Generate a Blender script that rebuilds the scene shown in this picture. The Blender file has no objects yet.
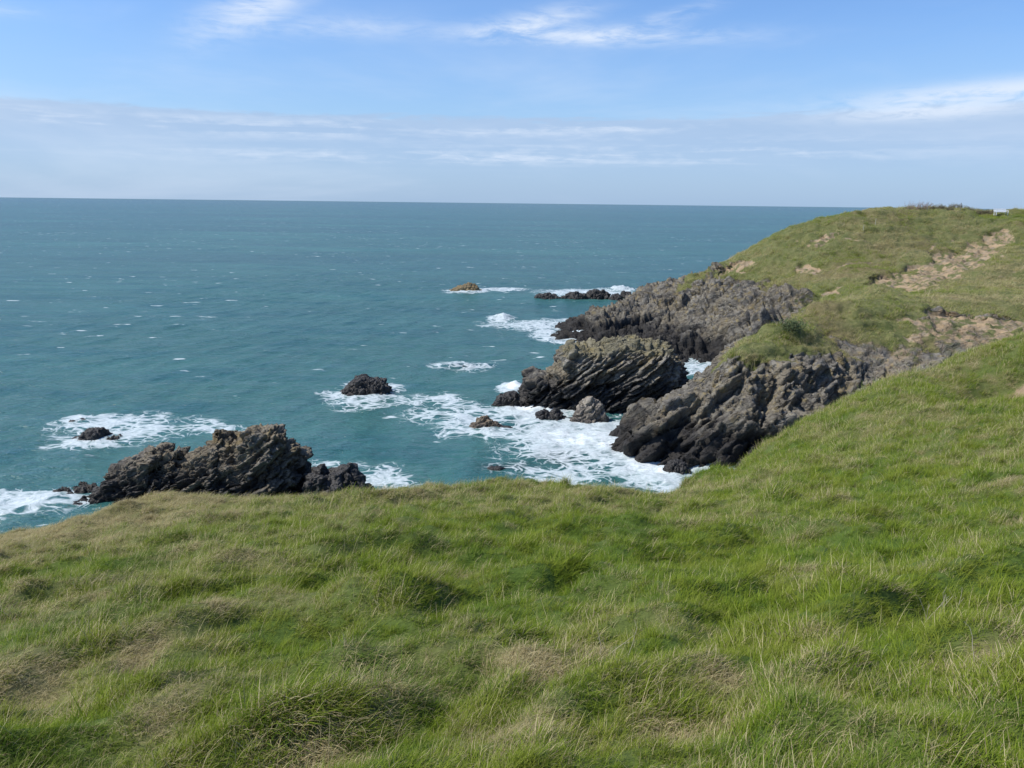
NGRASS, NFAR = 150000, 110000
SKY = (.12, 1.0, 1.5)            # strength, dust, ozone
SKYTINT = (.74, .97, 1.3)
VEIL = (3.0, 4.22, 6.05)
CLOUD = (5.6, 6.3, 7.4)
SUNE, EXPO = 4.2, 0.2
DEAD = [(2.9, 5.0, 7, .30, 'bunch of bleached dead stalks standing upright in the green grass', 1), (.62, 4.5, 3, .24, 'few pale seed stalks leaning in the near grass', 2), (2.35, 3.6, 2, .22, 'pair of dead straw stalks in the near grass towards the frame edge', 3)]
NEAR = [(-9.57, 14, 11.85), (-9.16, 16, 11.56), (-7.41, 18, 11.12), (-3.63, 19.5, 10.74), (-0.83, 20.5, 10.69), (1.91, 21, 10.55), (4.23, 23, 9.48), (-3.25, 4.6, 15.18), (-4.88, 7, 14.24), (-7.23, 10.5, 12.98), (-1.89, 4.4, 15.32), (-2.71, 6.4, 14.58), (-3.77, 9, 13.73), (-5.59, 13.5, 12.37), (1.23, 3.0, 15.97), (1.53, 3.8, 15.72), (2.06, 5.2, 15.28), (3.12, 8, 14.4), (4.98, 13, 13.07), (7.91, 21, 11.49), (10.81, 29, 10.26), (1.93, 2.8, 16.12), (3.21, 4.8, 15.5), (7.12, 11, 13.87), (12.03, 19, 12.68), (17.46, 28, 12.02), (23.04, 36, 12.46), (17.5, 33, 11.95), (14.04, 31.5, 10.96), (9.07, 28, 9.57), (6.04, 25.5, 8.61), (1.33, 5.4, 15.16), (1.94, 8, 14.27), (3.11, 13, 12.68), (0, 4, 15.4), (0, 8, 14.35), (0, 12, 13.3), (0, 16, 12.15), (0, 20, 10.95), (0, 24, 9.2), (0, 28, 6.2), (0, 34, 1.0), (0, 40, -3), (-12, 22, 8.6), (-12, 27, 4.5), (-12, 34, -2), (-20, 19, 8), (-24, 24, 2), (-30, 28, -4), (-22, 12, 10.5), (-30, 12, 6.5), (-40, 12, -2), (-40, -5, 3), (-15, 5, 13.6), (-25, 0, 12), (0, 0, 16.35), (0, -4, 17.2), (8, -4, 18), (-8, -4, 16), (18, -4, 19), (-18, -8, 15), (14, 6, 16.2), (25, 6, 17.2), (25, 15, 16), (40, 15, 18), (40, 30, 15.6), (40, 42, 11), (30, 42, 9.5), (26, 46, 5.5), (34, 50, 5.5), (20, 40, 5), (14, 34, 4), (9, 32, 2.0), (10, 38, -2), (16, 44, -1), (24, 52, 0), (40, 55, 5), (55, 50, 12), (55, 30, 17.5), (60, 10, 20), (60, 65, 4)]
FAR = [(22.68, 128, 4.38), (29.74, 128, 6.53), (35.25, 126, 10.66), (44.2, 126, 14.89), (54.78, 126, 17.05), (60.11, 126, 17.48), (68.54, 126, 17.73), (76.27, 126, 17.37), (83.93, 126, 17.61), (105.37, 126, 18.0), (8.49, 108, 1.49), (13.77, 113, 3.36), (15.7, 97, 0.53), (18.96, 110, 3.12), (25.12, 107, 4.28), (33.26, 108, 6.95), (37.1, 104, 8.71), (43.42, 104, 10.06), (53.37, 112, 12.28), (62.74, 117, 13.8), (50.5, 100, 9.85), (56.69, 98, 10.71), (34.6, 80, 9.93), (39.69, 78, 9.23), (46.26, 76, 9.54), (26.9, 70, 9.76), (21.55, 64, 8.65), (17.32, 60, 7.28), (14.29, 59.5, 5.25), (10.98, 57.5, 3.53), (9.49, 57, 2.11), (8.13, 57.5, 0.94), (12.7, 54, -0.54), (14.97, 55.5, 2.97), (18.17, 57, 4.49), (22.06, 60, 5.4), (27.78, 65, 6.92), (32.28, 66, 7.64), (38.88, 66, 8.14), (11, 50, -2), (8, 54, -2), (15, 47, -2), (20, 46, -1), (26, 46, 2), (34, 46, 4), (50, 50, 6), (3, 60, -3), (10, 64, -2.5), (14, 69, -2.5), (17, 72, -2.5), (19, 79, -2.5), (22, 86, -2), (21, 91, -1.0), (12, 90, -3), (26, 90, 1.2), (30, 82, 5.0), (27, 75, 6.8), (24, 68.5, 7.9), (36, 84, 7.5), (8, 98, -2.5), (0, 60, -4), (-10, 80, -4), (0, 100, -4), (-5, 115, -4), (3, 122, -3), (10, 134, -3), (20, 140, -3), (32, 143, -2), (42, 150, -1), (55, 152, 9), (70, 150, 14), (90, 150, 15.5), (120, 150, 16), (120, 90, 15), (95, 80, 11.5), (95, 60, 10.5), (60, 170, 8), (100, 170, 14.5), (60, 76, 10), (60, 60, 7.5), (0, 140, -4), (20, 160, -4), (40, 175, -4), (130, 120, 17.5), (75, 95, 11.8)]
ROCKS = {'ridge': [(-28.35, -1.8), (-27.23, -0.77), (-26.19, 0.11), (-24.92, 0.92), (-24.53, 1.71), (-23.42, 2.25), (-22.38, 2.72), (-21.92, 2.98), (-21.53, 2.4), (-20.64, 2.74), (-20.49, 2.22), (-19.52, 2.75), (-18.68, 3.21), (-18.0, 4.06), (-17.64, 3.94), (-17.29, 3.49), (-16.8, 3.5), (-16.32, 4.27), (-15.67, 4.73), (-14.73, 5.06), (-13.89, 4.75), (-13.3, 4.18), (-13.04, 3.15), (-12.86, 1.59), (-12.46, 0.81)], 'ridge_foot': [(-12.96, 0.64), (-12.47, 1.94), (-11.54, 2.27), (-11.31, 1.76), (-10.76, 1.96), (-9.83, 2.29), (-9.23, 1.98), (-8.76, 1.21), (-8.6, 0.43)], 'ridge_toe': [(-27.19, -0.7), (-26.65, -0.25), (-26.04, -0.17), (-25.61, -0.68)], 'black': [(-16.62, -0.11), (-15.81, 0.79), (-15.22, 1.39), (-14.54, 1.6), (-13.58, 1.51), (-12.62, 1.33), (-12.05, 1.04), (-11.87, 0.35), (-11.5, -0.44)], 'lowleft': [(-33.68, -0.49), (-33.32, -0.01), (-32.81, 0.48), (-32.25, 0.72), (-31.48, 0.73), (-31.07, 0.18), (-30.3, 0.19), (-29.99, -0.53)], 'tinyleft': [(-36.79, -0.59), (-36.6, -0.33), (-35.99, -0.06), (-35.58, -0.14), (-35.37, -0.49)], 'cone': [(-3.67, -0.13), (-3.25, 0.39), (-2.76, 0.82), (-2.02, 0.95), (-1.61, 0.75), (-1.11, 0.16), (-0.95, -0.27)], 'flat': [(-1.19, -0.02), (-0.78, 0.16), (-0.29, 0.17), (0.13, -0.08)], 'stack': [(0.49, -0.57), (0.67, 0.0), (1.02, 1.25), (1.74, 2.3), (2.48, 2.59), (3.67, 2.51), (3.85, 2.98), (4.47, 3.74), (4.72, 4.67), (5.44, 5.24), (6.9, 5.16), (8.27, 5.09), (8.99, 5.46), (10.07, 5.75), (11.07, 5.86), (11.81, 5.59), (13.83, 5.34), (14.41, 4.88), (15.08, 4.24), (15.32, 3.3), (15.76, 1.99), (15.75, 0.57)], 'stack_toe': [(-1.81, -0.34), (-1.63, 0.13), (-1.08, 0.89), (-0.54, 1.09), (0.28, 1.1), (0.84, 0.63), (1.21, -0.12)], 'boulder': [(4.99, -0.33), (5.3, 0.73), (5.78, 1.62), (6.61, 2.06), (7.55, 1.9), (7.9, 1.47), (8.14, -0.29)], 'twin': [(1.93, -0.38), (2.26, 0.51), (2.86, 0.7), (3.29, 0.44), (3.72, 0.8), (4.23, 0.63), (4.68, -0.17)], 'foam_a': [(8.74, -0.09), (9.43, 0.52), (10.23, 0.38), (10.55, -0.07)], 'foam_b': [(10.64, -0.01), (10.81, 0.72), (11.14, 0.94), (11.7, 0.8), (12.21, 0.37), (12.45, -0.13)], 'ochre': [(-13.45, -0.17), (-12.81, 0.36), (-11.55, 0.9), (-10.3, 1.33), (-9.25, 1.66), (-7.99, 1.36), (-7.15, 0.95), (-6.52, -0.09)], 'sk1': [(3.89, 0.02), (5.24, 0.71), (7.18, 0.93), (9.33, 0.27)], 'sk2': [(9.33, 0.27), (10.28, 1.06), (12.22, 1.28), (13.78, 1.1), (14.39, 0.33)], 'sk3': [(14.28, 0.22), (14.82, 1.59), (16.38, 1.8), (18.15, 1.44), (19.36, 0.47)], 'sk4': [(18.36, 0.11), (19.11, 0.89), (20.26, 1.1), (21.25, 0.33)], 'sk5': [(20.91, 0.72), (21.88, 1.22), (23.07, 1.13), (23.68, 0.55)], 'awash_a': [(-1.61, -0.01), (-1.25, 0.22), (-0.81, 0.23), (-0.37, 0.01)], 'awash_b': [(-5.69, -0.0), (-5.49, 0.2), (-5.09, 0.11), (-4.89, 0.01)]}
FOAM = [(6.93, 60.07, 8.62, 8.28, 1.0), (9.67, 52.96, 4.2, 5.2, 1.0), (2.5, 68.46, 5.31, 4.19, 0.95), (-4.48, 67.12, 6.95, 4.71, 0.62), (-7.16, 72.41, 5.6, 3.48, 0.58), (-14.35, 74.45, 4.21, 5.74, 0.75), (0.2, 77.75, 1.4, 3.55, 0.95), (-4.76, 88.5, 4.74, 3.4, 0.68), (4.9, 120.37, 11.41, 7.19, 0.72), (-1.71, 126.26, 2.55, 4.49, 0.9), (10.54, 110.49, 3.92, 6.96, 1.0), (-10.02, 166.82, 5.45, 5.8, 0.85), (-2.81, 171.6, 7.33, 4.48, 0.7), (14.89, 165.68, 12.5, 9.55, 0.75), (23.0, 172.42, 4.77, 6.18, 0.9), (-30.8, 61.3, 6.79, 6.27, 0.66), (-31.76, 58.51, 2.6, 2.33, 0.8), (-29.41, 45.61, 4.29, 2.94, 0.8), (-25.93, 62.09, 5.66, 2.31, 0.55), (-8.07, 50.68, 3.36, 3.18, 0.62), (3.34, 51.69, 4.11, 2.47, 0.66), (20.71, 88.86, 2.95, 5.16, 0.72), (-2.55, 62.5, 4.07, 4.11, 0.8), (-12.5, 52.59, 2.78, 1.7, 0.5), (8.23, 58.03, 3.8, 4.61, 1.0), (0.62, 52.64, 4.17, 2.55, 0.5), (49.35, 212.7, 3.2, 6.22, 0.8), (39.92, 189.89, 3.34, 4.97, 0.7), (-0.57, 66.3, 2.58, 1.96, 0.6), (-31.57, 176.8, 0.22, 2.16, 0.0), (-15.71, 172.21, 2.16, 2.05, 0.0), (-35.46, 64.11, 1.83, 1.84, 0.75)]
MARKS = {'bench': (74.92, 126, 17.2), 'bush': [(60.92, 127, 17.33), (61.98, 127, 17.5), (63.07, 127, 17.51), (63.99, 127, 17.52), (65.4, 127, 17.46), (66.79, 127, 17.48), (68.72, 128, 17.49), (70.43, 128, 17.51), (72.31, 128, 17.53), (74.03, 128, 17.47)], 'posts': [(63.49, 126, 17.52), (68.57, 126, 17.51)], 'stakes': [(50.57, 118, 15.19), (53.11, 120, 15.88)]}
import bpy, bmesh, math, random
import numpy as np
from mathutils import Matrix, Vector

rng = np.random.default_rng(7)
random.seed(7)
scene = bpy.context.scene
COL = scene.collection
EYE = 18.0
TILT = 1.0
PITCH, ROLL = math.radians(12.75), math.radians(0.67)
SUN_EL, SUN_AZ = math.radians(52), math.radians(-98)     # azimuth clockwise from +Y: -90 is the left (seaward) side

# ------------------------------------------------------------------ noise
def _h(ix, iy, iz, seed):
    h = (ix.astype(np.int64) * 374761393 + iy.astype(np.int64) * 668265263 + iz.astype(np.int64) * 2147483647 + seed * 974634777) & 0xFFFFFFFF
    h = ((h ^ (h >> 13)) * 1274126177) & 0xFFFFFFFF
    h = ((h ^ (h >> 16)) * 2246822519) & 0xFFFFFFFF
    return (h ^ (h >> 15)) & 0xFFFFFFFF
def hash01(ix, iy=None, iz=None, seed=0):
    ix = np.asarray(ix)
    iy = np.zeros_like(ix) if iy is None else np.asarray(iy)
    iz = np.zeros_like(ix) if iz is None else np.asarray(iz)
    return _h(ix, iy, iz, seed) / 4294967295.0
def gnoise(p, seed=0):
    """gradient noise, p (N,3), about -1..1"""
    i = np.floor(p).astype(np.int64); f = p - i
    u = f * f * f * (f * (f * 6 - 15) + 10)
    out = np.zeros(len(p))
    for dx in (0, 1):
        wx = u[:, 0] if dx else 1 - u[:, 0]
        for dy in (0, 1):
            wy = u[:, 1] if dy else 1 - u[:, 1]
            for dz in (0, 1):
                wz = u[:, 2] if dz else 1 - u[:, 2]
                h = _h(i[:, 0] + dx, i[:, 1] + dy, i[:, 2] + dz, seed)
                gx = ((h & 1023) / 511.5 - 1); gy = (((h >> 10) & 1023) / 511.5 - 1); gz = (((h >> 20) & 1023) / 511.5 - 1)
                out += wx * wy * wz * (gx * (f[:, 0] - dx) + gy * (f[:, 1] - dy) + gz * (f[:, 2] - dz))
    return out * 1.5
def fbm(p, octaves=4, seed=0, gain=.5, lac=2.03):
    out = np.zeros(len(p)); a = 1.0; q = np.array(p, float)
    for k in range(octaves):
        out += a * gnoise(q, seed + k * 17); a *= gain; q = q * lac + 13.7
    return out
def ridged(p, octaves=4, seed=0, gain=.5):
    out = np.zeros(len(p)); a = 1.0; q = np.array(p, float)
    for k in range(octaves):
        out += a * (1 - 2.2 * np.abs(gnoise(q, seed + k * 17))); a *= gain; q = q * 2.1 + 5.3
    return out
def worley(p, seed=0):
    """F1, F2 and the hash of the nearest cell"""
    i = np.floor(p).astype(np.int64)
    f1 = np.full(len(p), 9.0); f2 = np.full(len(p), 9.0); idc = np.zeros(len(p))
    for dx in (-1, 0, 1):
        for dy in (-1, 0, 1):
            for dz in (-1, 0, 1):
                c = (i[:, 0] + dx, i[:, 1] + dy, i[:, 2] + dz)
                q = np.stack([c[k] + hash01(*c, seed=seed + k + 1) for k in range(3)], 1)
                d = np.sqrt(((q - p) ** 2).sum(1))
                closer = d < f1
                f2 = np.where(closer, f1, np.minimum(f2, d))
                idc = np.where(closer, hash01(*c, seed=seed + 9), idc)
                f1 = np.where(closer, d, f1)
    return f1, f2, idc
def facets(p, size, seed, tilt=.9, bed=None):
    """broken faces: every block of a jittered lattice laid along the beds has its own level and its own slight tilt, -1..1"""
    n, u, v = bed
    c = np.stack([p @ n / size[0], p @ u / size[1], p @ v / size[2]], 1)
    i = np.floor(c).astype(np.int64); best = np.full(len(p), 9.0); second = np.full(len(p), 9.0); out = np.zeros(len(p))
    for dx in (-1, 0, 1):
        for dy in (-1, 0, 1):
            for dz in (-1, 0, 1):
                k = (i[:, 0] + dx, i[:, 1] + dy, i[:, 2] + dz)
                h = _h(*k, seed); g = _h(k[1], k[2], k[0], seed + 5)
                o = np.stack([k[0] + .15 + .7 * (h & 255) / 255. - c[:, 0], k[1] + .1 + .8 * ((h >> 8) & 255) / 255. - c[:, 1], k[2] + .1 + .8 * ((h >> 16) & 255) / 255. - c[:, 2]], 1)
                d = np.abs(o[:, 0]) * 1.1 + np.sqrt(o[:, 1] ** 2 + o[:, 2] ** 2) * .9
                val = ((g & 255) / 127.5 - 1) + tilt * (o[:, 0] * (((g >> 8) & 255) / 127.5 - 1.35) + o[:, 1] * (((g >> 16) & 255) / 127.5 - 1) + o[:, 2] * TILT * (((h >> 24) & 255) / 200. + .2))
                cl = d < best
                second = np.where(cl, best, np.minimum(second, d)); out = np.where(cl, val, out); best = np.where(cl, d, best)
    return out - .9 * np.exp(-((second - best) / .10) ** 2)
def sstep(a, b, x):
    t = np.clip((x - a) / (b - a), 0, 1)
    return t * t * (3 - 2 * t)
def xyz(x, y, z=0.0):
    return np.stack([x, y, np.zeros_like(x) + z], 1)

# ------------------------------------------------------------------ terrain functions
class Plate:
    """smooth surface through surveyed ground points (thin plate spline)"""
    def __init__(self, pts, lam):
        P = np.array(pts, float); self.P = P[:, :2]; n = len(P)
        K = self._k(self.P, self.P) + lam * np.eye(n)
        T = np.c_[np.ones(n), self.P]
        A = np.block([[K, T], [T.T, np.zeros((3, 3))]])
        s = np.linalg.solve(A, np.r_[P[:, 2], 0, 0, 0])
        self.w, self.a = s[:n], s[n:]
    @staticmethod
    def _k(A, B):
        d2 = ((A[:, None, :] - B[None, :, :]) ** 2).sum(2) / 100.0
        return np.where(d2 > 1e-12, .5 * d2 * np.log(np.maximum(d2, 1e-12)), 0)
    def __call__(self, x, y):
        out = np.empty(len(x)); Q = np.stack([x, y], 1)
        for s in range(0, len(x), 60000):
            q = Q[s:s + 60000]
            out[s:s + 60000] = self._k(q, self.P) @ self.w + self.a[0] + q @ self.a[1:]
        return out
near_plate = Plate(NEAR, .02)
far_plate = Plate(FAR, .01)

def poly_dist(x, y, pts):
    """distance to a polyline"""
    d = np.full(len(x), 1e9)
    for (ax, ay), (bx, by) in zip(pts[:-1], pts[1:]):
        vx, vy = bx - ax, by - ay
        t = np.clip(((x - ax) * vx + (y - ay) * vy) / (vx * vx + vy * vy + 1e-9), 0, 1)
        d = np.minimum(d, np.hypot(x - ax - t * vx, y - ay - t * vy))
    return d

def hummocks(x, y):
    """wind combed tussocks: long soft mounds with a steeper lee side"""
    r = np.hypot(x, y)
    wx = x + .35 * gnoise(xyz(x * .8, y * .8), 31); wy = y + .35 * gnoise(xyz(x * .8, y * .8), 32)
    c, s = math.cos(.55), math.sin(.55)
    u, v = c * wx + s * wy, -s * wx + c * wy
    a = gnoise(xyz(u * .62, v * 1.1), 33)
    b = gnoise(xyz(u * 1.5, v * 2.4), 34)
    m = np.maximum(a, -.15) * (.20 + .1 * sstep(4, 9, r)) + np.maximum(b, -.25) * .20 + np.maximum(gnoise(xyz(u * 2.3, v * 3.3), 36), -.3) * .085 + gnoise(xyz(u * .22, v * .3), 35) * .28
    return m * sstep(.3, 3.5, r) * (1 - .35 * sstep(14, 40, r))
def near_z(x, y):
    z = near_plate(x, y) - .10 - .16 * sstep(6, 20, np.hypot(x, y)) - .55 * sstep(19, 26, y) * sstep(0, 4, x) - .34 * sstep(-8.6, -11.2, x) * sstep(9, 15, y) + .12 * np.exp(-((x + 6.2) / 2.0) ** 2 - ((y - 17.5) / 3.) ** 2)
    z = z - .38 * np.exp(-((x - 4.3) / 1.7) ** 2 - ((y - 19.5) / 3.6) ** 2) + .60 * np.exp(-((x - 8.7) / 1.5) ** 2 - ((y - 27.3) / 2.6) ** 2) + 1.15 * np.exp(-((x - 6.35) / .95) ** 2 - ((y - 25.2) / 2.2) ** 2) + .25 * np.exp(-((x - 5.2) / .7) ** 2 - ((y - 23.6) / 1.8) ** 2) + hummocks(x, y)
    # the little slip bank across the right hand slope
    d = poly_dist(x, y, BANK); side = poly_dist(x, y - .5, BANK)
    z = z - .45 * np.exp(-(d / .55) ** 2) * (1 + .4 * gnoise(xyz(x, y), 51))
    for bx, by, br in BARE:
        q = np.hypot(x - bx, y - by) / br
        z = z - .18 * br * np.exp(-q * q)
    return z
BU = np.array([.77, .21, .60]); BU /= np.linalg.norm(BU)          # the beds rise inland along this line
BED = np.array([-.55, -.42, .72]); BED -= BU * (BED @ BU); BED /= np.linalg.norm(BED); BV = np.cross(BED, BU)

def strata(p, amp=1.0, t=1.3, bed=None, seed=3, big=0.0):
    """displacement of a rock face: tilted slabs broken by joints, at three sizes, in metres"""
    bed = bed or (BED, BU, BV)
    q = p + .28 * np.stack([gnoise(p * .16, seed), gnoise(p * .16 + 9, seed + 1), gnoise(p * .16 + 17, seed + 2)], 1) + .05 * np.stack([gnoise(p * 1.3, seed + 3), gnoise(p * 1.3 + 5, seed + 4), gnoise(p * 1.3 + 11, seed + 5)], 1)
    out = .50 * facets(q, (t, t * 4.2, t * 1.3), seed + 11, 1.0, bed)
    out += .30 * facets(q, (t * .42, t * 2.2, t * .62), seed + 12, 1.0, bed)
    out += .14 * facets(q, (t * .19, t * .8, t * .28), seed + 13, 1.1, bed)
    out = out * amp
    if big:
        out += big * facets(q, (t * 3.2, t * 11, t * 3.2), seed + 14, .8, bed)
    return out

def far_base(x, y):
    z = far_plate(x, y)
    land = sstep(-1.0, 3.0, z)
    z = z + land * (fbm(xyz(x * .06, y * .06), 4, 61) * 1.0 + fbm(xyz(x * .35, y * .35), 3, 62) * .28)
    return z
def slip_mask(x, y):
    """0..1 where the turf has slipped off the headland, and a step at its upper lip"""
    m = np.zeros(len(x)); cut = np.zeros(len(x))
    wx = x + 1.9 * fbm(xyz(x * .25, y * .25), 4, 71); wy = y + 1.9 * fbm(xyz(x * .25, y * .25), 4, 72)
    hole = fbm(xyz(x * .33, y * .33), 4, 73, .6)
    for (cx, cy, rx, ry, ang, dep) in SLIPS:
        c, s = math.cos(ang), math.sin(ang)
        u = (c * (wx - cx) + s * (wy - cy)) / rx; v = (-s * (wx - cx) + c * (wy - cy)) / ry
        q = np.sqrt(u * u + v * v)
        k = (1 - sstep(.75, 1.1, q)) * sstep(-.62, -.1, hole + .5 * (1 - q) + .35 * v)
        m = np.maximum(m, k)
        cut = np.maximum(cut, dep * (1 - sstep(.84, 1.0, q)) * sstep(-1.1, .9, v) * (1 + .5 * hole))
    return m, cut
def far_parts(x, y):
    z = far_base(x, y)
    m, cut = slip_mask(x, y)
    return z - cut, m
def far_z(x, y):
    return far_parts(x, y)[0]

# ------------------------------------------------------------------ object helpers
def mesh_from_grid(name, V, nu, nv, attrs=None, smooth=True, flip=False):
    """V (nu*nv,3) row-major in u"""
    i = np.arange((nu - 1) * (nv - 1)); a = (i // (nv - 1)) * nv + i % (nv - 1)
    F = np.stack([a, a + nv, a + nv + 1, a + 1], 1)
    if flip: F = F[:, ::-1]
    return mesh_from_arrays(name, V, F, attrs, smooth)
def mesh_from_arrays(name, V, F, attrs=None, smooth=True):
    V = np.asarray(V, np.float32); F = np.asarray(F, np.int32)
    me = bpy.data.meshes.new(name); k = F.shape[1]
    me.vertices.add(len(V)); me.vertices.foreach_set('co', V.ravel())
    me.loops.add(F.size); me.loops.foreach_set('vertex_index', F.ravel())
    me.polygons.add(len(F)); me.polygons.foreach_set('loop_start', np.arange(0, F.size, k, dtype=np.int32))
    me.polygons.foreach_set('use_smooth', np.full(len(F), smooth))
    me.update(calc_edges=True)
    for n, a in (attrs or {}).items():
        at = me.attributes.new(n, 'FLOAT', 'POINT'); at.data.foreach_set('value', np.asarray(a, np.float32))
    return me
def obj(name, me, mat=None, parent=None, loc=None):
    o = bpy.data.objects.new(name, me); COL.objects.link(o)
    if mat and not me.materials: me.materials.append(mat)
    if parent: o.parent = parent
    if loc is not None: o.location = loc
    return o
def tag(o, label, cat, group=None):
    o['label'] = label; o['category'] = cat
    if group: o['group'] = group
    return o
def empty(name, loc, rz=0.0):
    o = bpy.data.objects.new(name, None); COL.objects.link(o); o.location = loc; o.rotation_euler = (0, 0, rz); return o

# ------------------------------------------------------------------ material helpers
class NT:
    def __init__(self, name):
        self.m = bpy.data.materials.new(name); self.m.use_nodes = True
        self.t = self.m.node_tree; self.t.nodes.clear()
    def n(self, typ, _in=None, **kw):
        nd = self.t.nodes.new(typ)
        for k, v in kw.items(): setattr(nd, k, v)
        for k, v in (_in or {}).items():
            if isinstance(v, bpy.types.NodeSocket): self.t.links.new(v, nd.inputs[k])
            else: nd.inputs[k].default_value = v
        return nd
    def math(self, op, a, b=0.0, c=0.0, clamp=False):
        return self.n('ShaderNodeMath', {0: a, 1: b, 2: c}, operation=op, use_clamp=clamp).outputs[0]
    def mix(self, f, a, b, blend='MIX'):
        nd = self.n('ShaderNodeMix', data_type='RGBA', blend_type=blend)
        for k, v in ((0, f), (6, a), (7, b)):
            if isinstance(v, bpy.types.NodeSocket): self.t.links.new(v, nd.inputs[k])
            else: nd.inputs[k].default_value = v if k == 0 else (*v, 1)
        return nd.outputs[2]
    def ss(self, a, b, x):
        return self.n('ShaderNodeMapRange', {0: x, 1: a, 2: b, 3: 0.0, 4: 1.0}, interpolation_type='SMOOTHSTEP').outputs[0]
    def noise(self, vec, scale, detail=4.0, rough=.55, dist=0.0):
        return self.n('ShaderNodeTexNoise', {'Vector': vec, 'Scale': scale, 'Detail': detail, 'Roughness': rough, 'Distortion': dist}).outputs[0]
    def vmul(self, vec, s):
        return self.n('ShaderNodeVectorMath', {0: vec, 1: s}, operation='MULTIPLY').outputs[0]
    def pos(self): return self.n('ShaderNodeNewGeometry').outputs['Position']
    def attr(self, name, typ='GEOMETRY'): return self.n('ShaderNodeAttribute', attribute_name=name, attribute_type=typ).outputs['Fac']
    def bump(self, h, strength=.5, dist=.1, normal=None):
        i = {'Height': h, 'Strength': strength, 'Distance': dist}
        if normal is not None: i['Normal'] = normal
        return self.n('ShaderNodeBump', i).outputs[0]
    def out(self, sh):
        o = self.n('ShaderNodeOutputMaterial'); self.t.links.new(sh, o.inputs['Surface']); return self.m

def rock_nodes(t, pos, wet_line=2.2, tone=1.0, bed=BED):
    """colour, height of bare schist: grey brown with ochre lichen, black tidal zone"""
    sep = t.n('ShaderNodeSeparateXYZ', {0: pos}); z = sep.outputs[2]
    # coordinate across the beds, so that fine lamination follows their tilt
    dot = t.n('ShaderNodeVectorMath', {0: pos, 1: tuple(bed)}, operation='DOT_PRODUCT').outputs['Value']
    warp = t.math('MULTIPLY_ADD', t.noise(pos, .6, 3), 1.6, dot)
    lam = t.n('ShaderNodeCombineXYZ', {0: t.math('MULTIPLY', warp, 5.0), 1: t.math('MULTIPLY', sep.outputs[1], .6), 2: t.math('MULTIPLY', z, .35)}).outputs[0]
    nl = t.noise(lam, 1.0, 5, .62)
    n1 = t.noise(pos, .35, 4); n2 = t.noise(pos, 2.3, 6, .65); n3 = t.noise(pos, 9.0, 4, .6)
    base = t.mix(t.ss(.32, .68, nl), tuple(c * tone for c in (.085, .075, .062)), tuple(c * tone for c in (.235, .218, .185)))
    base = t.mix(t.math('MULTIPLY', t.ss(.45, .62, n1), .6), base, tuple(c * tone for c in (.21, .175, .12)))
    base = t.mix(t.math('MULTIPLY', t.ss(.5, .64, n2), .55), base, tuple(c * tone for c in (.29, .265, .20)))
    lich = t.math('MULTIPLY', t.ss(.53, .66, t.noise(pos, 1.4, 5, .6)), t.ss(2.0, 4.5, z))
    base = t.mix(t.math('MULTIPLY', lich, .55), base, (.26, .20, .075))
    crack = t.n('ShaderNodeTexVoronoi', {'Vector': t.vmul(lam, (.5, 1.4, 3.0)), 'Scale': 1.0}, feature='DISTANCE_TO_EDGE').outputs[0]
    base = t.mix(t.math('MULTIPLY', t.math('SUBTRACT', 1.0, t.ss(0.0, .05, crack)), .45), base, (.03, .028, .026))
    zz = t.math('ADD', z, t.math('MULTIPLY', t.math('SUBTRACT', t.noise(pos, .7, 4), .5), 3.2))
    tidal = t.math('SUBTRACT', 1.0, t.ss(wet_line - .9, wet_line + .8, zz))
    black = t.mix(n3, (.010, .010, .011), (.045, .042, .040))
    base = t.mix(t.math('MULTIPLY', tidal, .93), base, black)
    hgt = t.math('ADD', t.math('MULTIPLY', nl, .7), t.math('ADD', t.math('MULTIPLY', n2, .6), t.math('MULTIPLY', n3, .22)))
    hgt = t.math('ADD', hgt, t.math('MULTIPLY', t.ss(0.0, .08, crack), .35))
    vo = t.n('ShaderNodeTexVoronoi', {'Vector': t.vmul(lam, (.55, 1.2, 2.6)), 'Scale': 1.0}).outputs['Color']
    tilt = t.n('ShaderNodeVectorMath', {0: vo, 1: (.5, .5, .5)}, operation='SUBTRACT').outputs[0]
    nrm = t.n('ShaderNodeVectorMath', {0: t.n('ShaderNodeNewGeometry').outputs['Normal'], 1: t.vmul(tilt, (.75, .75, .75))}, operation='ADD').outputs[0]
    t.facet = t.n('ShaderNodeVectorMath', {0: nrm}, operation='NORMALIZE').outputs[0]
    return base, hgt, tidal

def rock_material(name, wet_line=2.2, tone=1.0, tint=(1, 1, 1)):
    t = NT(name); pos = t.pos()
    col, h, tidal = rock_nodes(t, pos, wet_line, tone)
    if tint != (1, 1, 1): col = t.mix(1.0, col, tint, 'MULTIPLY')
    top = t.n('ShaderNodeSeparateXYZ', {0: t.n('ShaderNodeNewGeometry').outputs['Normal']}).outputs[2]
    turf = t.attr('turf')
    col = t.mix(turf, col, t.mix(t.noise(pos, 3, 4), (.10, .10, .035), (.22, .19, .09)))
    b = t.bump(h, .8, .16, t.facet)
    rough = t.math('SUBTRACT', .92, t.math('MULTIPLY', tidal, .32))
    return t.out(t.n('ShaderNodeBsdfPrincipled', {'Base Color': col, 'Roughness': rough, 'Specular IOR Level': .35, 'Normal': b}).outputs[0])

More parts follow.
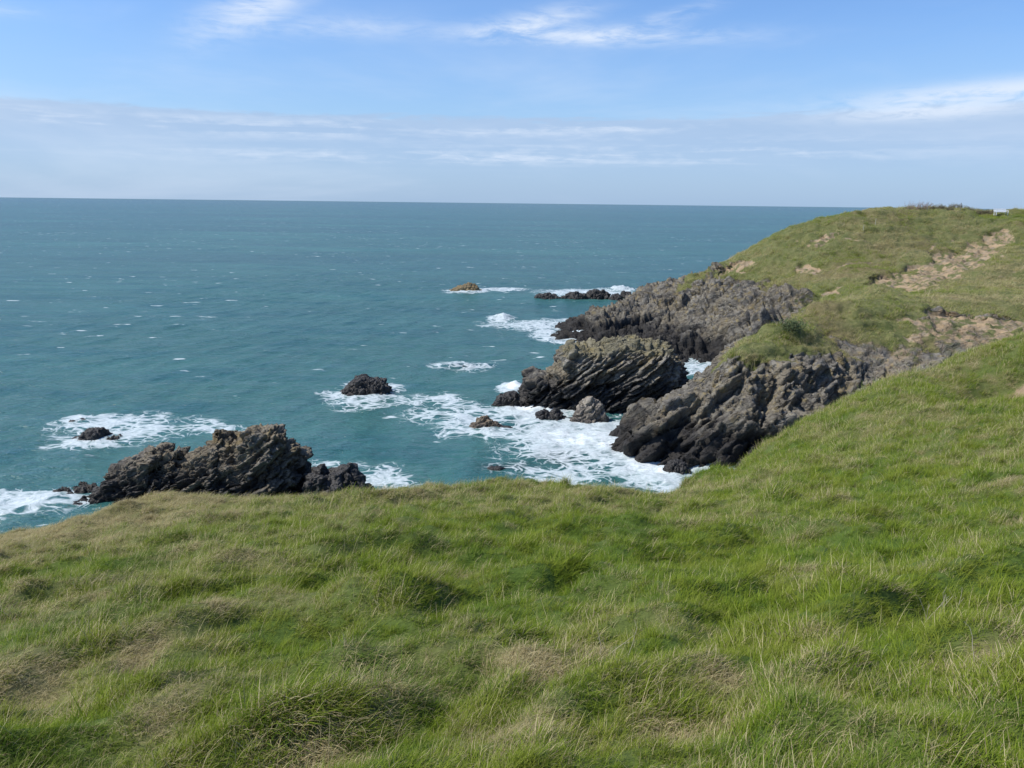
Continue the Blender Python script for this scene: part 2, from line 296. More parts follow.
def turf_color(t, pos):
    n1 = t.noise(pos, .09, 4, .6); n2 = t.noise(pos, .8, 5, .6); n3 = t.noise(pos, 4.5, 5, .65)
    c = t.mix(t.ss(.3, .7, n2), (.080, .096, .028), (.145, .146, .052))
    c = t.mix(t.math('MULTIPLY', t.ss(.44, .62, n1), .8), c, (.150, .118, .056))
    c = t.mix(t.math('MULTIPLY', t.ss(.5, .72, n3), .5), c, (.225, .195, .095))
    c = t.mix(t.math('MULTIPLY', t.ss(.52, .34, n3), .5), c, (.045, .06, .016))
    return c, n2, n3

def headland_material():
    t = NT('headland_ground'); pos = t.pos()
    rc, rh, tidal = rock_nodes(t, pos, 2.6, .92)
    gc, n2, n3 = turf_color(t, pos)
    rock = t.attr('rock'); soil = t.attr('soil')
    sc = t.mix(t.ss(.42, .60, t.noise(pos, .75, 6, .72)), (.34, .245, .145), (.16, .125, .075))
    sc = t.mix(t.math('MULTIPLY', t.ss(.5, .6, t.noise(pos, 1.6, 5, .65)), .3), sc, (.23, .215, .19))
    sc = t.mix(t.ss(.50, .58, t.noise(pos, .9, 6, .7)), sc, (.105, .112, .040))
    edge = t.math('MULTIPLY', t.math('SUBTRACT', t.noise(pos, 1.1, 6, .68), .5), 1.1)
    sm = t.ss(.42, .58, t.math('ADD', soil, edge)); rm = t.ss(.42, .58, t.math('ADD', rock, edge))
    rc = t.mix(t.math('MULTIPLY', t.attr('earthy'), t.ss(.35, .62, t.noise(pos, .7, 6, .7))), rc, sc)
    c = t.mix(rm, gc, rc); c = t.mix(t.math('MULTIPLY', sm, t.math('SUBTRACT', 1.0, t.math('MULTIPLY', rm, .15))), c, sc)
    # turf patches clinging to ledges
    h = t.math('ADD', t.math('MULTIPLY', t.math('ADD', n2, n3), .6), t.math('MULTIPLY', rh, t.math('ADD', rm, .15)))
    gn = t.n('ShaderNodeMix', {0: rm}, data_type='VECTOR'); t.t.links.new(t.n('ShaderNodeNewGeometry').outputs['Normal'], gn.inputs[4]); t.t.links.new(t.facet, gn.inputs[5])
    b = t.bump(h, .8, .18, gn.outputs[1])
    return t.out(t.n('ShaderNodeBsdfPrincipled', {'Base Color': c, 'Roughness': .9, 'Specular IOR Level': .25, 'Normal': b}).outputs[0])

def hillside_material():
    t = NT('hillside_ground'); pos = t.pos()
    dry = t.attr('dry'); bare = t.attr('bare'); rock = t.attr('rock')
    n3 = t.noise(pos, 9, 5, .65); n4 = t.noise(t.vmul(pos, (10, 30, 20)), 1.0, 4, .6)
    green = t.mix(n3, (.040, .080, .010), (.095, .140, .024))
    straw = t.mix(n4, (.12, .10, .04), (.27, .22, .12))
    c = t.mix(t.math('MULTIPLY', dry, .8), green, straw)
    soil = t.mix(t.noise(pos, 5, 5, .65), (.20, .145, .085), (.36, .27, .17))
    c = t.mix(t.ss(.35, .6, t.math('ADD', bare, t.math('MULTIPLY', t.math('SUBTRACT', n3, .5), .5))), c, soil)
    rc, rh, _ = rock_nodes(t, pos, 1.9, 1.0)
    c = t.mix(t.ss(.4, .6, rock), c, rc)
    b = t.bump(t.math('ADD', n3, n4), .6, .06)
    return t.out(t.n('ShaderNodeBsdfPrincipled', {'Base Color': c, 'Roughness': .95, 'Specular IOR Level': .15, 'Normal': b}).outputs[0])

def sea_material():
    t = NT('sea_water'); pos = t.pos()
    sep = t.n('ShaderNodeSeparateXYZ', {0: pos})
    dist = t.n('ShaderNodeVectorMath', {0: pos}, operation='LENGTH').outputs['Value']
    # body colour of the water: greener over the shallows, bluer out at sea, with cat's paws, ripple and cloud shade painted in
    patch = t.noise(t.vmul(pos, (.010, .030, 1)), 1.0, 4, .6)
    patch2 = t.noise(t.vmul(pos, (.05, .12, 1)), 1.0, 4, .6)
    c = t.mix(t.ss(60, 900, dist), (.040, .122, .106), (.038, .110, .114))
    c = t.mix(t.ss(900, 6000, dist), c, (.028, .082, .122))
    c = t.mix(t.math('MULTIPLY', t.ss(.42, .62, patch), .75), c, (.048, .150, .132))
    c = t.mix(t.math('MULTIPLY', t.ss(.45, .65, patch2), .6), c, (.014, .085, .092))
    p3 = t.noise(t.vmul(pos, (.0016, .007, 1)), 1.0, 5, .65); p4 = t.noise(t.vmul(pos, (.12, .35, 1)), 1.0, 4, .65)  # ripple and cloud shade painted as streaks, since bump averages out far off
    c = t.mix(t.math('MULTIPLY', t.ss(.40, .64, p3), .55), c, (.026, .074, .090))
    c = t.mix(t.math('MULTIPLY', t.ss(.48, .66, p4), .45), c, (.062, .150, .150))
    kelp = t.attr('kelp')
    c = t.mix(kelp, c, (.012, .028, .022))
    # foam: lace that closes up where the swell breaks
    foam = t.attr('foam')
    wv = t.n('ShaderNodeVectorMath', {0: pos, 1: t.vmul(t.n('ShaderNodeTexNoise', {'Vector': pos, 'Scale': .35, 'Detail': 3.0}).outputs[1], (2.4, 2.4, 0))}, operation='ADD').outputs[0]
    wv = t.vmul(wv, (.8, 1.0, 0.0))
    big = t.noise(wv, .22, 4, .6); mid = t.noise(wv, .9, 5, .65); l3 = t.noise(wv, 3.5, 4, .7)
    lv = t.n('ShaderNodeVectorMath', {0: wv, 1: t.vmul(t.n('ShaderNodeTexNoise', {'Vector': wv, 'Scale': 1.3, 'Detail': 3.0}).outputs[1], (.9, .9, 0))}, operation='ADD').outputs[0]
    e1 = t.n('ShaderNodeTexVoronoi', {'Vector': lv, 'Scale': 1.15}, feature='DISTANCE_TO_EDGE').outputs[0]
    e2 = t.n('ShaderNodeTexVoronoi', {'Vector': lv, 'Scale': .45}, feature='DISTANCE_TO_EDGE').outputs[0]
    amt = t.math('ADD', foam, t.math('ADD', t.math('MULTIPLY', t.math('SUBTRACT', big, .5), .95), t.math('MULTIPLY', t.math('SUBTRACT', mid, .5), .75)))
    amt = t.math('MULTIPLY', amt, t.ss(.0, .25, foam))
    wid = t.math('MULTIPLY', t.ss(.15, 1.0, amt), .34)
    th = t.math('MAXIMUM', t.math('SUBTRACT', 1.0, t.ss(0.0, 1.0, t.math('DIVIDE', e1, t.math('ADD', wid, .02)))), t.math('SUBTRACT', 1.0, t.ss(0.0, 1.0, t.math('DIVIDE', e2, t.math('ADD', wid, .02)))))
    th = t.math('MULTIPLY', t.math('MULTIPLY', th, t.ss(.10, .52, amt)), t.math('MULTIPLY_ADD', l3, 1.1, .15))
    lace = t.math('ADD', mid, t.math('MULTIPLY', l3, .5))
    solid = t.math('MULTIPLY', t.ss(.58, 1.2, t.math('ADD', amt, t.math('MULTIPLY', t.math('SUBTRACT', l3, .5), .5))), .95)
    fm = t.math('MAXIMUM', solid, t.math('MULTIPLY', th, .8), clamp=True)
    # whitecaps out at sea
    wc = t.noise(t.vmul(pos, (.22, .46, 1)), 1.0, 3, .55)
    wc2 = t.noise(t.vmul(pos, (.018, .02, 1)), 1.0, 2, .5)
    wcn = t.noise(t.vmul(pos, (1.1, 2.0, 1)), 1.0, 3, .6)
    cap = t.ss(.675, .735, t.math('ADD', wc, t.math('ADD', t.math('MULTIPLY', t.math('SUBTRACT', wc2, .5), .22), t.math('MULTIPLY', t.math('SUBTRACT', wcn, .5), .10))))
    cap = t.math('MULTIPLY', cap, .55)
    fm = t.math('MAXIMUM', fm, cap)
    # waves
    b1 = t.noise(t.vmul(pos, (.22, .55, 1)), 1.0, 5, .62)
    b2 = t.noise(t.vmul(pos, (1.1, 1.9, 1)), 1.0, 5, .62)
    b3 = t.noise(t.vmul(pos, (.030, .085, 1)), 1.0, 4, .6)
    h = t.math('ADD', t.math('MULTIPLY', b1, 1.0), t.math('ADD', t.math('MULTIPLY', b2, .34), t.math('MULTIPLY', b3, 1.2)))
    bmp = t.bump(h, 1.0, .62)
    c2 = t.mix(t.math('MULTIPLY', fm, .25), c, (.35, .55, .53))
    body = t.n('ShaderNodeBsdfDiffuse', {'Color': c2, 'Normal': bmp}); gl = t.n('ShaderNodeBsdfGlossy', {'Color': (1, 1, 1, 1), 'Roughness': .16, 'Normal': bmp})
    fr = t.n('ShaderNodeFresnel', {'IOR': 1.33, 'Normal': bmp})
    water = t.n('ShaderNodeMixShader', {0: t.math('MINIMUM', t.math('MULTIPLY', fr.outputs[0], .8), .34)})     # steep little waves never mirror more than a third of the sky
    t.t.links.new(body.outputs[0], water.inputs[1]); t.t.links.new(gl.outputs[0], water.inputs[2])
    fb = t.bump(t.math('ADD', lace, t.noise(wv, 6.0, 3)), .5, .12)
    white = t.n('ShaderNodeBsdfPrincipled', {'Base Color': (.80, .84, .84, 1), 'Roughness': .85, 'Normal': fb})
    mx = t.n('ShaderNodeMixShader', {0: fm})
    t.t.links.new(water.outputs[0], mx.inputs[1]); t.t.links.new(white.outputs[0], mx.inputs[2])
    return t.out(mx.outputs[0])

def grass_material(name, far=False):
    t = NT(name)
    dry = t.attr('dry', 'INSTANCER'); var = t.attr('var', 'INSTANCER')
    tip = t.attr('tip'); rnd = t.attr('rnd')
    g = t.mix(rnd, (.094, .163, .007), (.262, .325, .030))
    g = t.mix(t.math('MULTIPLY', t.ss(.6, 1.0, var), .35), g, (.070, .165, .040))
    g = t.mix(t.math('MULTIPLY', t.ss(.5, .05, var), .75), g, (.235, .270, .036))
    g = t.mix(t.math('MULTIPLY', t.ss(.8, 1.0, tip), .15), g, (.34, .32, .14))
    s = t.mix(rnd, (.29, .235, .10), (.62, .53, .30))
    # a blade is either green or dead
    isdry = t.ss(-.06, .06, t.math('SUBTRACT', dry, t.math('ADD', t.math('MULTIPLY', t.math('FRACT', t.math('MULTIPLY', rnd, 7.31)), .96), .03)))
    c = t.mix(isdry, g, s)
    d = t.n('ShaderNodeBsdfPrincipled', {'Base Color': c, 'Roughness': .6, 'Specular IOR Level': .14})
    tr = t.n('ShaderNodeBsdfTranslucent', {'Color': c})
    mx = t.n('ShaderNodeMixShader', {0: .38})
    t.t.links.new(d.outputs[0], mx.inputs[1]); t.t.links.new(tr.outputs[0], mx.inputs[2])
    return t.out(mx.outputs[0])

def plain(name, col, rough=.7, noise=.25, scale=8.0):
    t = NT(name); pos = t.pos(); n = t.noise(pos, scale, 4)
    c = t.mix(n, tuple(x * (1 - noise) for x in col), tuple(min(1, x * (1 + noise)) for x in col))
    return t.out(t.n('ShaderNodeBsdfPrincipled', {'Base Color': c, 'Roughness': rough, 'Normal': t.bump(n, .2, .02)}).outputs[0])

# ------------------------------------------------------------------ hillside (the near grassy slope)
BANK = [(14.3, 25.0), (15.8, 26.6), (17.2, 28.2), (18.6, 28.4), (21.0, 29.5)]
BARE = [(7.3, 24.3, .5), (8.6, 22.4, .25), (8.8, 13.3, .3)]
SLIPS = [(48.0, 97.0, 5.5, 5.0, .70, .7), (53.5, 102.0, 6.5, 5.2, .65, .7), (60.5, 107.5, 6.5, 4.6, .70, .7), (66.5, 114.0, 5.0, 2.6, .5, .55),
         (35.5, 67.8, 4.0, 1.4, .05, .4), (39.5, 67.6, 5.5, 2.4, .0, .5), (33.6, 117.6, 2.4, 2.4, .3, .4),
         (39.5, 108.6, 1.8, 3.0, .2, .5), (44.0, 117.0, 3.4, .9, .4, .2), (38.5, 97.5, 2.0, 1.2, .2, .2), (33.0, 84.0, 3.0, 1.2, .4, .25)]

TRACKS = [[(40, 120), (48, 116), (56, 112), (62, 116), (74, 122)], [(24, 71), (34, 74), (44, 77), (56, 78), (70, 82)], [(40, 106), (50, 109), (58, 113)], [(30, 88), (40, 91), (52, 92), (66, 98), (80, 104)]]
def dry_field(x, y, hum):
    a = fbm(xyz(x * .16, y * .16), 3, 81); b = fbm(xyz(x * .9, y * 1.3), 3, 82)
    left = sstep(2, -10, x) * sstep(5, 11, y)
    d = .05 + .28 * a + .40 * b + 1.0 * np.clip(fbm(xyz(x * 1.7 + y * .4, y * 2.0), 3, 83) - .22, 0, 1) + .46 * left + .55 * np.clip(hum, 0, .4) + .20 * sstep(9, 20, y)
    # the straw coloured mound at the lower left and others like it
    for cx, cy, r in ((-3.05, 4.5, .36), (-2.6, 4.0, .2), (-2.3, 5.7, .2), (-2.5, 5.1, .15), (1.1, 3.7, .16), (.5, 4.55, .2), (.15, 4.2, .2), (0, 3.3, .25), (-.9, 3.2, .2), (1.9, 4.5, .15), (.4, 9.1, .3), (8.6, 13.1, .5)):
        q = np.hypot(x - cx, (y - cy)) / r
        d = d + .8 * np.exp(-q * q)
    return np.clip(d, .04, .97)

TH = np.radians(np.linspace(-112, 112, 840)); R = np.geomspace(.35, 62, 490)
tt, rr = np.meshgrid(TH, R, indexing='ij'); x = (rr * np.sin(tt)).ravel(); y = (rr * np.cos(tt)).ravel()
hum = hummocks(x, y); z = near_z(x, y)
z = z - 30 * sstep(54, 62, rr.ravel())
bare = np.exp(-(poly_dist(x, y + .12, BANK) / .33) ** 2) * .9
for bx, by, br in BARE: bare = np.maximum(bare, np.exp(-(np.hypot(x - bx, y - by) / br) ** 2))
gz = z.reshape(840, 490); 
dzr = np.gradient(gz, R, axis=1).ravel(); dzt = (np.gradient(gz, TH, axis=0) / R[None, :]).ravel(); slope = np.hypot(dzr, dzt)
rockm = sstep(7.5, 4.5, z + fbm(xyz(x * .3, y * .3), 3, 91) * 2) * sstep(.55, .9, slope)
V = np.stack([x, y, z], 1)
rk = np.where(rockm > .02)[0]; V[rk, 2] += rockm[rk] * strata(V[rk], .8, 1.0)
hill = obj('hillside', mesh_from_grid('hillside', V, 840, 490, {'dry': dry_field(x, y, hum), 'bare': bare, 'rock': rockm}, flip=True), hillside_material())
hill['kind'] = 'structure'

# a wide apron of the same turf behind the photographer and inland, so the slope does not end in the air
def apron_z(x, y): return near_plate(x, y) - .5

# ------------------------------------------------------------------ headland (cliffs, landslips and the far grassy top)
xs = np.concatenate([np.arange(-1, 36, .14), np.arange(36, 86, .28), np.geomspace(86, 320, 40)])
ys = np.concatenate([np.arange(45, 52, .14), np.arange(52, 63, .085), np.arange(63, 70, .13), np.arange(70, 134, .22), np.geomspace(134, 420, 46)])
NX, NY = len(xs), len(ys)
gx, gy = np.meshgrid(xs, ys, indexing='ij'); x = gx.ravel(); y = gy.ravel()
def far_clamped(x, y):
    # the spline is only trusted where the ground was surveyed; beyond it the land runs on level
    xc = np.clip(x, -12, 130); yc = np.clip(y, 40, 170)
    z, m = far_parts(xc, yc)
    z = z - 40 * sstep(140, 178, y) * (1 - sstep(0, 24, x - .50 * y))
    return z, m
z, soil = far_clamped(x, y)
G = z.reshape(NX, NY)
nx_ = -np.gradient(G, xs, axis=0).ravel(); ny_ = -np.gradient(G, ys, axis=1).ravel()
N = np.stack([nx_, ny_, np.ones_like(nx_)], 1); slope = np.hypot(nx_, ny_); N /= np.linalg.norm(N, axis=1)[:, None]
edge_n = fbm(xyz(x * .22, y * .22), 4, 95)
line = 7.4 - 2.0 * sstep(24, 10, x) + .6 * sstep(22, 34, x) * sstep(96, 108, y) - 1.9 * sstep(22, 34, x) * sstep(100, 88, y) * sstep(67, 71, y) + 1.1 * sstep(68.5, 66.5, y) * sstep(27, 32, x)
saddle = sstep(15.5, 18.5, x) * sstep(74, 70, y) * sstep(37, 31, x)          # turf runs down over the neck of the near spur
line = line * (1 - saddle) + 6.35 * saddle
rock = np.clip(.5 + (line - z + edge_n * 1.5) * .5 + (slope - .7) * (.8 - .7 * saddle), 0, 1)
rock = np.maximum(rock, sstep(.85, 1.15, slope) * sstep(10.5, 8.5, z + 2.6 * saddle))
for trk in TRACKS: soil = np.maximum(soil, .52 * np.exp(-(poly_dist(x + .8 * fbm(xyz(x * .3, y * .3), 2, 171), y + .8 * fbm(xyz(x * .3, y * .3), 2, 172), trk) / .38) ** 2))
soil = np.maximum(soil, .62 * sstep(5.0, 7.8, z + edge_n) * sstep(69.5, 67, y) * sstep(28, 34, x) * (rock > .2))
earthy = .85 * sstep(4.6, 7.4, z + 1.6 * edge_n) * sstep(72, 67, y) * sstep(24, 33, x)
V = np.stack([x, y, z], 1)
rk = np.where(rock > .02)[0]; disp = np.zeros(len(V))
disp[rk] = strata(V[rk], .95, 1.25, big=.8) + .6 * fbm(V[rk] * .13, 3, 97) + .35
for cx, cy, cz, rr_, dp in ((24.2, 94.0, 1.0, 1.9, 2.6), (21.5, 105.0, 4.4, 1.6, 1.3), (33.0, 104.0, 6.5, 2.2, 1.2), (18.2, 57.0, 3.0, .9, 1.0)):
    disp -= dp * np.exp(-(((V[:, 0] - cx) ** 2 + (V[:, 1] - cy) ** 2) / rr_ ** 2 + ((V[:, 2] - cz) / 1.6) ** 2))
disp -= .9 * sstep(22, 13, x) * sstep(98, 106, y)
disp *= 1 - .72 * sstep(21, 29, x) * sstep(72, 68, y) * sstep(3.5, 6.5, z)
V = V + N * (disp * rock * sstep(-2.5, -.5, z))[:, None]
terr = np.sin((z * 5.5 + 2.2 * fbm(xyz(x * .2, y * .2), 3, 99)) * 1.0) * .11 * sstep(.1, .3, slope)
V = V + N * ((1 - rock) * ((.16 + .2 * soil) * fbm(xyz(x * .9, y * .9), 4, 98) + terr) * sstep(1, 3, z))[:, None]
head = obj('headland', mesh_from_grid('headland', V, NX, NY, {'rock': rock, 'soil': soil, 'earthy': earthy}), headland_material())
head['kind'] = 'structure'
head_z = V[:, 2].reshape(NX, NY)

# ------------------------------------------------------------------ sea rocks
_ico = {}
def ico(n):
    if n not in _ico:
        bm = bmesh.new(); bmesh.ops.create_icosphere(bm, subdivisions=n, radius=1)
        _ico[n] = (np.array([v.co[:] for v in bm.verts]), np.array([[v.index for v in f.verts] for f in bm.faces])); bm.free()
    return _ico[n]
def make_rock(name, key, yc, depth, mat, label, sub=6, amp=.5, t=.9, block=0.0, bs=1.1, top=.75, lean=(0, 0), exps=3.2, deep=2.0, turf=0.0, group=None, fine=.12, flat=False):
    prof = np.array(ROCKS[key], float); px, ph = prof[:, 0], np.maximum(prof[:, 1], .04)
    x0, x1 = px[0], px[-1]; cx = (x0 + x1) / 2; a = (x1 - x0) / 2
    D, F = ico(sub)
    q = D / ((np.abs(D) ** exps).sum(1) ** (1 / exps))[:, None]
    u = np.clip(q[:, 0] * 1.0, -1, 1); v = q[:, 1]; w = q[:, 2]
    hgt = np.interp(cx + a * u, px, ph)
    zz = np.where(w > 0, hgt * np.clip(w, 0, 1), w * deep)
    taper = 1 - (1 - top) * np.clip(w, 0, 1)
    dl = depth * (.55 + .45 * np.clip(hgt / ph.max(), 0, 1))
    X = a * u + lean[0] * np.clip(w, 0, 1) * v; Y = dl * v * taper + lean[1] * zz
    P = np.stack([X + cx, Y + yc, zz], 1)
    # surface normals of the blank
    nr = np.zeros_like(P); fn = np.cross(P[F[:, 1]] - P[F[:, 0]], P[F[:, 2]] - P[F[:, 0]])
    for k in range(3): np.add.at(nr, F[:, k], fn)
    nr /= np.linalg.norm(nr, axis=1)[:, None] + 1e-9
    d = np.zeros(len(P))
    if amp: d += strata(P, amp, t, seed=3 + len(key))
    if block:
        for sc, am in ((1.0, 1.0), (.45, .45)):
            f1, f2, cid = worley(P / (bs * sc) + .3 * np.stack([gnoise(P * .8, 5), gnoise(P * .8 + 4, 6), gnoise(P * .8 + 8, 7)], 1), seed=len(name))
            d += block * am * ((cid - .5) * .9 + np.minimum((f2 - f1) * 1.5, .45) - .25)
    d += fine * fbm(P * 2.2, 4, 41, .6)
    up = np.clip(nr[:, 2], 0, 1)
    d *= 1 - .45 * up ** 2          # keep the skyline where it was surveyed
    P = P + nr * d[:, None]
    tf = turf * sstep(.45, .8, up) * sstep(3.4, 4.6, P[:, 2] + fbm(P * .6, 3, 43) * 1.2)
    P[:, 0] -= cx; P[:, 1] -= yc
    o = obj(name, mesh_from_arrays(name, P, F, {'turf': tf}, smooth=not flat), mat, loc=(cx, yc, 0))
    return tag(o, label, 'rock', group)

m_stack = rock_material('stack_schist', 2.7, 1.0); m_ridge = rock_material('ridge_schist', 1.7, .88, (1.0, .97, .92))
m_black = rock_material('black_tidal_rock', 9.0, 1.0); m_cone = rock_material('brown_rock', .15, 1.0, (.95, .85, .78)); m_pale = rock_material('pale_boulder_rock', .35, 1.25, (1.0, .95, .92))
m_ochre = rock_material('ochre_rock', -.6, 1.2, (1.1, .92, .62))
make_rock('sea_stack', 'stack', 72.0, 3.6, m_stack, 'tall flat-topped sea stack of slanting rock slabs with white water at its foot', 8, .95, 1.05, lean=(0, .05), top=.9, turf=.4, exps=7)
make_rock('rock_ridge', 'ridge', 47.5, 2.8, m_ridge, 'long jagged brown rock ridge rising behind the grass edge', 8, .55, .8, block=.55, bs=1.3, top=.6, exps=3.0, fine=.2)
make_rock('sea_rock', 'ridge_foot', 46.5, 1.5, m_black, 'low black rock against the right end of the jagged brown ridge', 7, .12, .7, block=.55, bs=.9, top=.7, exps=2.8)
make_rock('sea_rock', 'ridge_toe', 45.5, .6, m_black, 'small black boulder at the low left toe of the jagged ridge', 5, .1, .5, block=.2, bs=.5, exps=2.6)
make_rock('sea_rock', 'black', 75.2, 1.7, m_black, 'rounded black rock standing alone in foam out in the open bay', 7, .15, .8, block=.5, bs=1.0, top=.75, exps=3)
make_rock('sea_rock', 'lowleft', 59.0, 1.3, m_black, 'low black rock awash in foam beyond the jagged ridge on the seaward side', 6, .12, .5, block=.35, bs=.6, top=.6, exps=2.6)
make_rock('sea_rock', 'tinyleft', 64.0, .5, m_black, 'tiny dark rock just breaking the foam behind a low black rock', 5, .1, .4, block=.2, bs=.4, exps=2.6)
make_rock('sea_rock', 'cone', 63.5, .95, m_cone, 'brown pointed boulder alone in the foam off the flat-topped stack', 6, .12, .6, block=.3, bs=.7, top=.35, exps=2.3)
make_rock('sea_rock', 'flat', 63.2, .4, m_black, 'flat dark slab awash beside the brown pointed boulder', 5, .05, .4, block=.1, bs=.4, exps=2.6)
make_rock('sea_rock', 'stack_toe', 71.0, 1.2, m_black, 'black boulder at the seaward end of the flat-topped stack', 6, .15, .6, block=.4, bs=.8, exps=2.6)
make_rock('sea_rock', 'boulder', 65.8, 1.3, m_pale, 'pale grey boulder with pinkish foot leaning on the front of the flat-topped stack', 6, .15, .7, block=.3, bs=.9, top=.55, exps=2.4)
make_rock('sea_rock', 'twin', 66.5, .8, m_black, 'dark twin-humped rock before the flat-topped stack', 6, .1, .5, block=.35, bs=.7, exps=2.6)
make_rock('sea_rock', 'foam_a', 55.2, .5, m_black, 'small dark stone in the white surf under the slanting cliff foot', 5, .06, .4, block=.15, bs=.4, exps=2.5)
make_rock('sea_rock', 'foam_b', 52.6, .8, m_black, 'dark boulder at the foot of the cliff, nearest the grass edge', 6, .1, .5, block=.3, bs=.6, exps=2.5)
make_rock('sea_rock', 'ochre', 168.0, 2.2, m_ochre, 'ochre brown rock far out in the sea with a streak of foam', 6, .25, .7, block=.5, bs=1.1, top=.5, exps=2.5)
for key, yc, lab in (('sk1', 155.5, 'low dark skerry, seaward end of the chain off the headland'), ('sk2', 155.5, 'long low dark skerry, second from the seaward end of the chain'),
                     ('sk3', 156.5, 'tallest black skerry in the chain off the headland'), ('sk4', 154.5, 'low black skerry before the tallest one of the chain'),
                     ('sk5', 158.0, 'small black skerry, landward end of the chain with breaking surf')):
    make_rock('skerry', key, yc, 1.6, m_black, lab, 6, .2, .6, block=.6, bs=1.0, top=.6, exps=2.4, group='skerries in a chain off the headland')
make_rock('sea_rock', 'awash_a', 52.8, .35, m_black, 'dark stone barely awash in calm water nearest the grass edge', 4, .05, .4, block=.1, bs=.4, exps=2.4)
make_rock('sea_rock', 'awash_b', 88.0, .5, m_black, 'tiny dark rock awash in the lace of foam beyond the brown pointed boulder', 4, .05, .4, block=.1, bs=.4, exps=2.4)

# ------------------------------------------------------------------ sea
def axis(lo, hi, step, far):
    a = np.arange(lo, hi, step); n = 46
    g = np.geomspace(step, far, n).cumsum()
    return np.concatenate([lo - g[::-1], a, a[-1] + g])
sx = axis(-62, 34, .24, 9000); sy = axis(34, 182, .34, 9000)
NX2, NY2 = len(sx), len(sy)
gx, gy = np.meshgrid(sx, sy, indexing='ij'); x = gx.ravel(); y = gy.ravel()
foam = np.zeros(len(x)); kelp = np.zeros(len(x))
fx = x + 1.2 * fbm(xyz(x * .18, y * .18), 3, 101); fy = y + 1.8 * fbm(xyz(x * .18, y * .18), 3, 102)
for cx, cy, rx, ry, s in FOAM:
    q = np.sqrt(((fx - cx) / rx) ** 2 + ((fy - cy) / ry) ** 2)
    foam = np.maximum(foam, s * (1 - sstep(.15, 1.45, q)))
inner = (x > -5) & (x < 60) & (y > 44) & (y < 150)
fzv = np.full(len(x), -4.0); fzv[inner] = far_clamped(x[inner], y[inner])[0]
foam = np.maximum(foam, .72 * sstep(-2.0, -.3, fzv))
swell = np.zeros(len(x))
fade = 1 - sstep(150, 420, np.hypot(x, y))
for k in range(14):
    ang = math.radians(-12 + rng.normal(0, 24)); L = float(rng.uniform(2.2, 8.5)); ph = rng.uniform(0, 6.28)
    kx, ky = math.cos(ang) * 2 * math.pi / L, math.sin(ang) * 2 * math.pi / L
    w = np.sin(kx * x + ky * y + ph + 1.5 * gnoise(xyz(x * .04, y * .04), 110 + k))
    swell += (1 - np.abs(w)) * .006 * L ** .75 + .0018 * L * w
swell = (swell - swell.mean()) * fade
fo = sstep(.3, 1.0, foam)
swell += fo * (.16 * ridged(xyz(x * .45, y * .45), 3, 121) + .05 * fbm(xyz(x * 1.6, y * 1.6), 2, 122)) * fade
# breaking crests
for cx, cy, rx, ry, h in ((-1.7, 126.3, 2.0, 1.3, .75), (23.0, 172.0, 3.5, 1.8, .8), (.3, 78.0, 1.2, 1.2, .4), (9.5, 110.5, 2.6, 2.2, .6), (-4.8, 88.6, 4.0, .9, .25)):
    q = ((x - cx) / rx) ** 2 + ((y - cy) / ry) ** 2
    swell += h * np.exp(-q * 1.4) * (1 + .5 * fbm(xyz(x * 1.5, y * 1.5), 3, 131))
for cx, cy, rx, ry in ((-.9, 53.2, 1.6, 1.2), (3.5, 55.5, 2.0, 1.2), (-5.2, 88.0, 1.3, 1.3), (-12, 75, 1.4, 1.0)):
    kelp = np.maximum(kelp, .75 * np.exp(-((fx - cx) / rx) ** 2 - ((fy - cy) / ry) ** 2))
sea = obj('sea', mesh_from_grid('sea', np.stack([x, y, swell], 1), NX2, NY2, {'foam': foam, 'kelp': kelp}), sea_material())
sea['kind'] = 'structure'

# ------------------------------------------------------------------ grass: instanced wind combed clumps
def clump_mesh(name, blades, spread, hmin, hmax, wid, bend, seed, seg=4):
    r = np.random.default_rng(seed); V = []; F = []; tip = []; rnd = []
    for b in range(blades):
        ang = r.uniform(0, 6.283); rad = spread * math.sqrt(r.uniform())
        bx, by = rad * math.cos(ang), rad * math.sin(ang)
        h = r.uniform(hmin, hmax); w = wid * r.uniform(.7, 1.3); yaw = r.normal(0, 1.15); bd = bend * r.uniform(.55, 1.35)
        dx, dy = math.cos(yaw), math.sin(yaw); rv = r.uniform(); tw = r.uniform(-.9, .9)
        i0 = len(V); px = pz = 0.0; a0 = r.uniform(-.25, .6)
        for k in range(seg + 1):
            f = k / seg; ww = w * (1 - f ** 1.6) * .5 + .0004
            cx, cy = bx + dx * px, by + dy * px
            sx_, sy_ = -math.sin(yaw + tw), math.cos(yaw + tw)
            V += [(cx + sx_ * ww, cy + sy_ * ww, pz - .03), (cx - sx_ * ww, cy - sy_ * ww, pz - .03)]
            tip += [f, f]; rnd += [rv, rv]
            a = a0 + bd * (f + .15); px += h / seg * math.sin(a); pz += h / seg * math.cos(a)
        for k in range(seg):
            F.append((i0 + 2 * k, i0 + 2 * k + 1, i0 + 2 * k + 3, i0 + 2 * k + 2))
    return mesh_from_arrays(name, V, F, {'tip': tip, 'rnd': rnd}, smooth=True)

gm = grass_material('grass_blades')
clumps = bpy.data.collections.new('grass_clumps')
for k in range(8):
    me = clump_mesh('grass_clump', 38, .085, .05, (.15, .19, .13, .22)[k % 4], .0040, (1.2, 1.7, 2.2, .9)[k % 4], 200 + k)
    me.materials.append(gm); o = bpy.data.objects.new('grass_clump', me); clumps.objects.link(o)

for k in range(4):
    me = clump_mesh('thatch_clump', 46, .10, .06, .17, .0032, 2.6, 260 + k)
    me.materials.append(gm); o = bpy.data.objects.new('thatch_clump', me); clumps.objects.link(o)

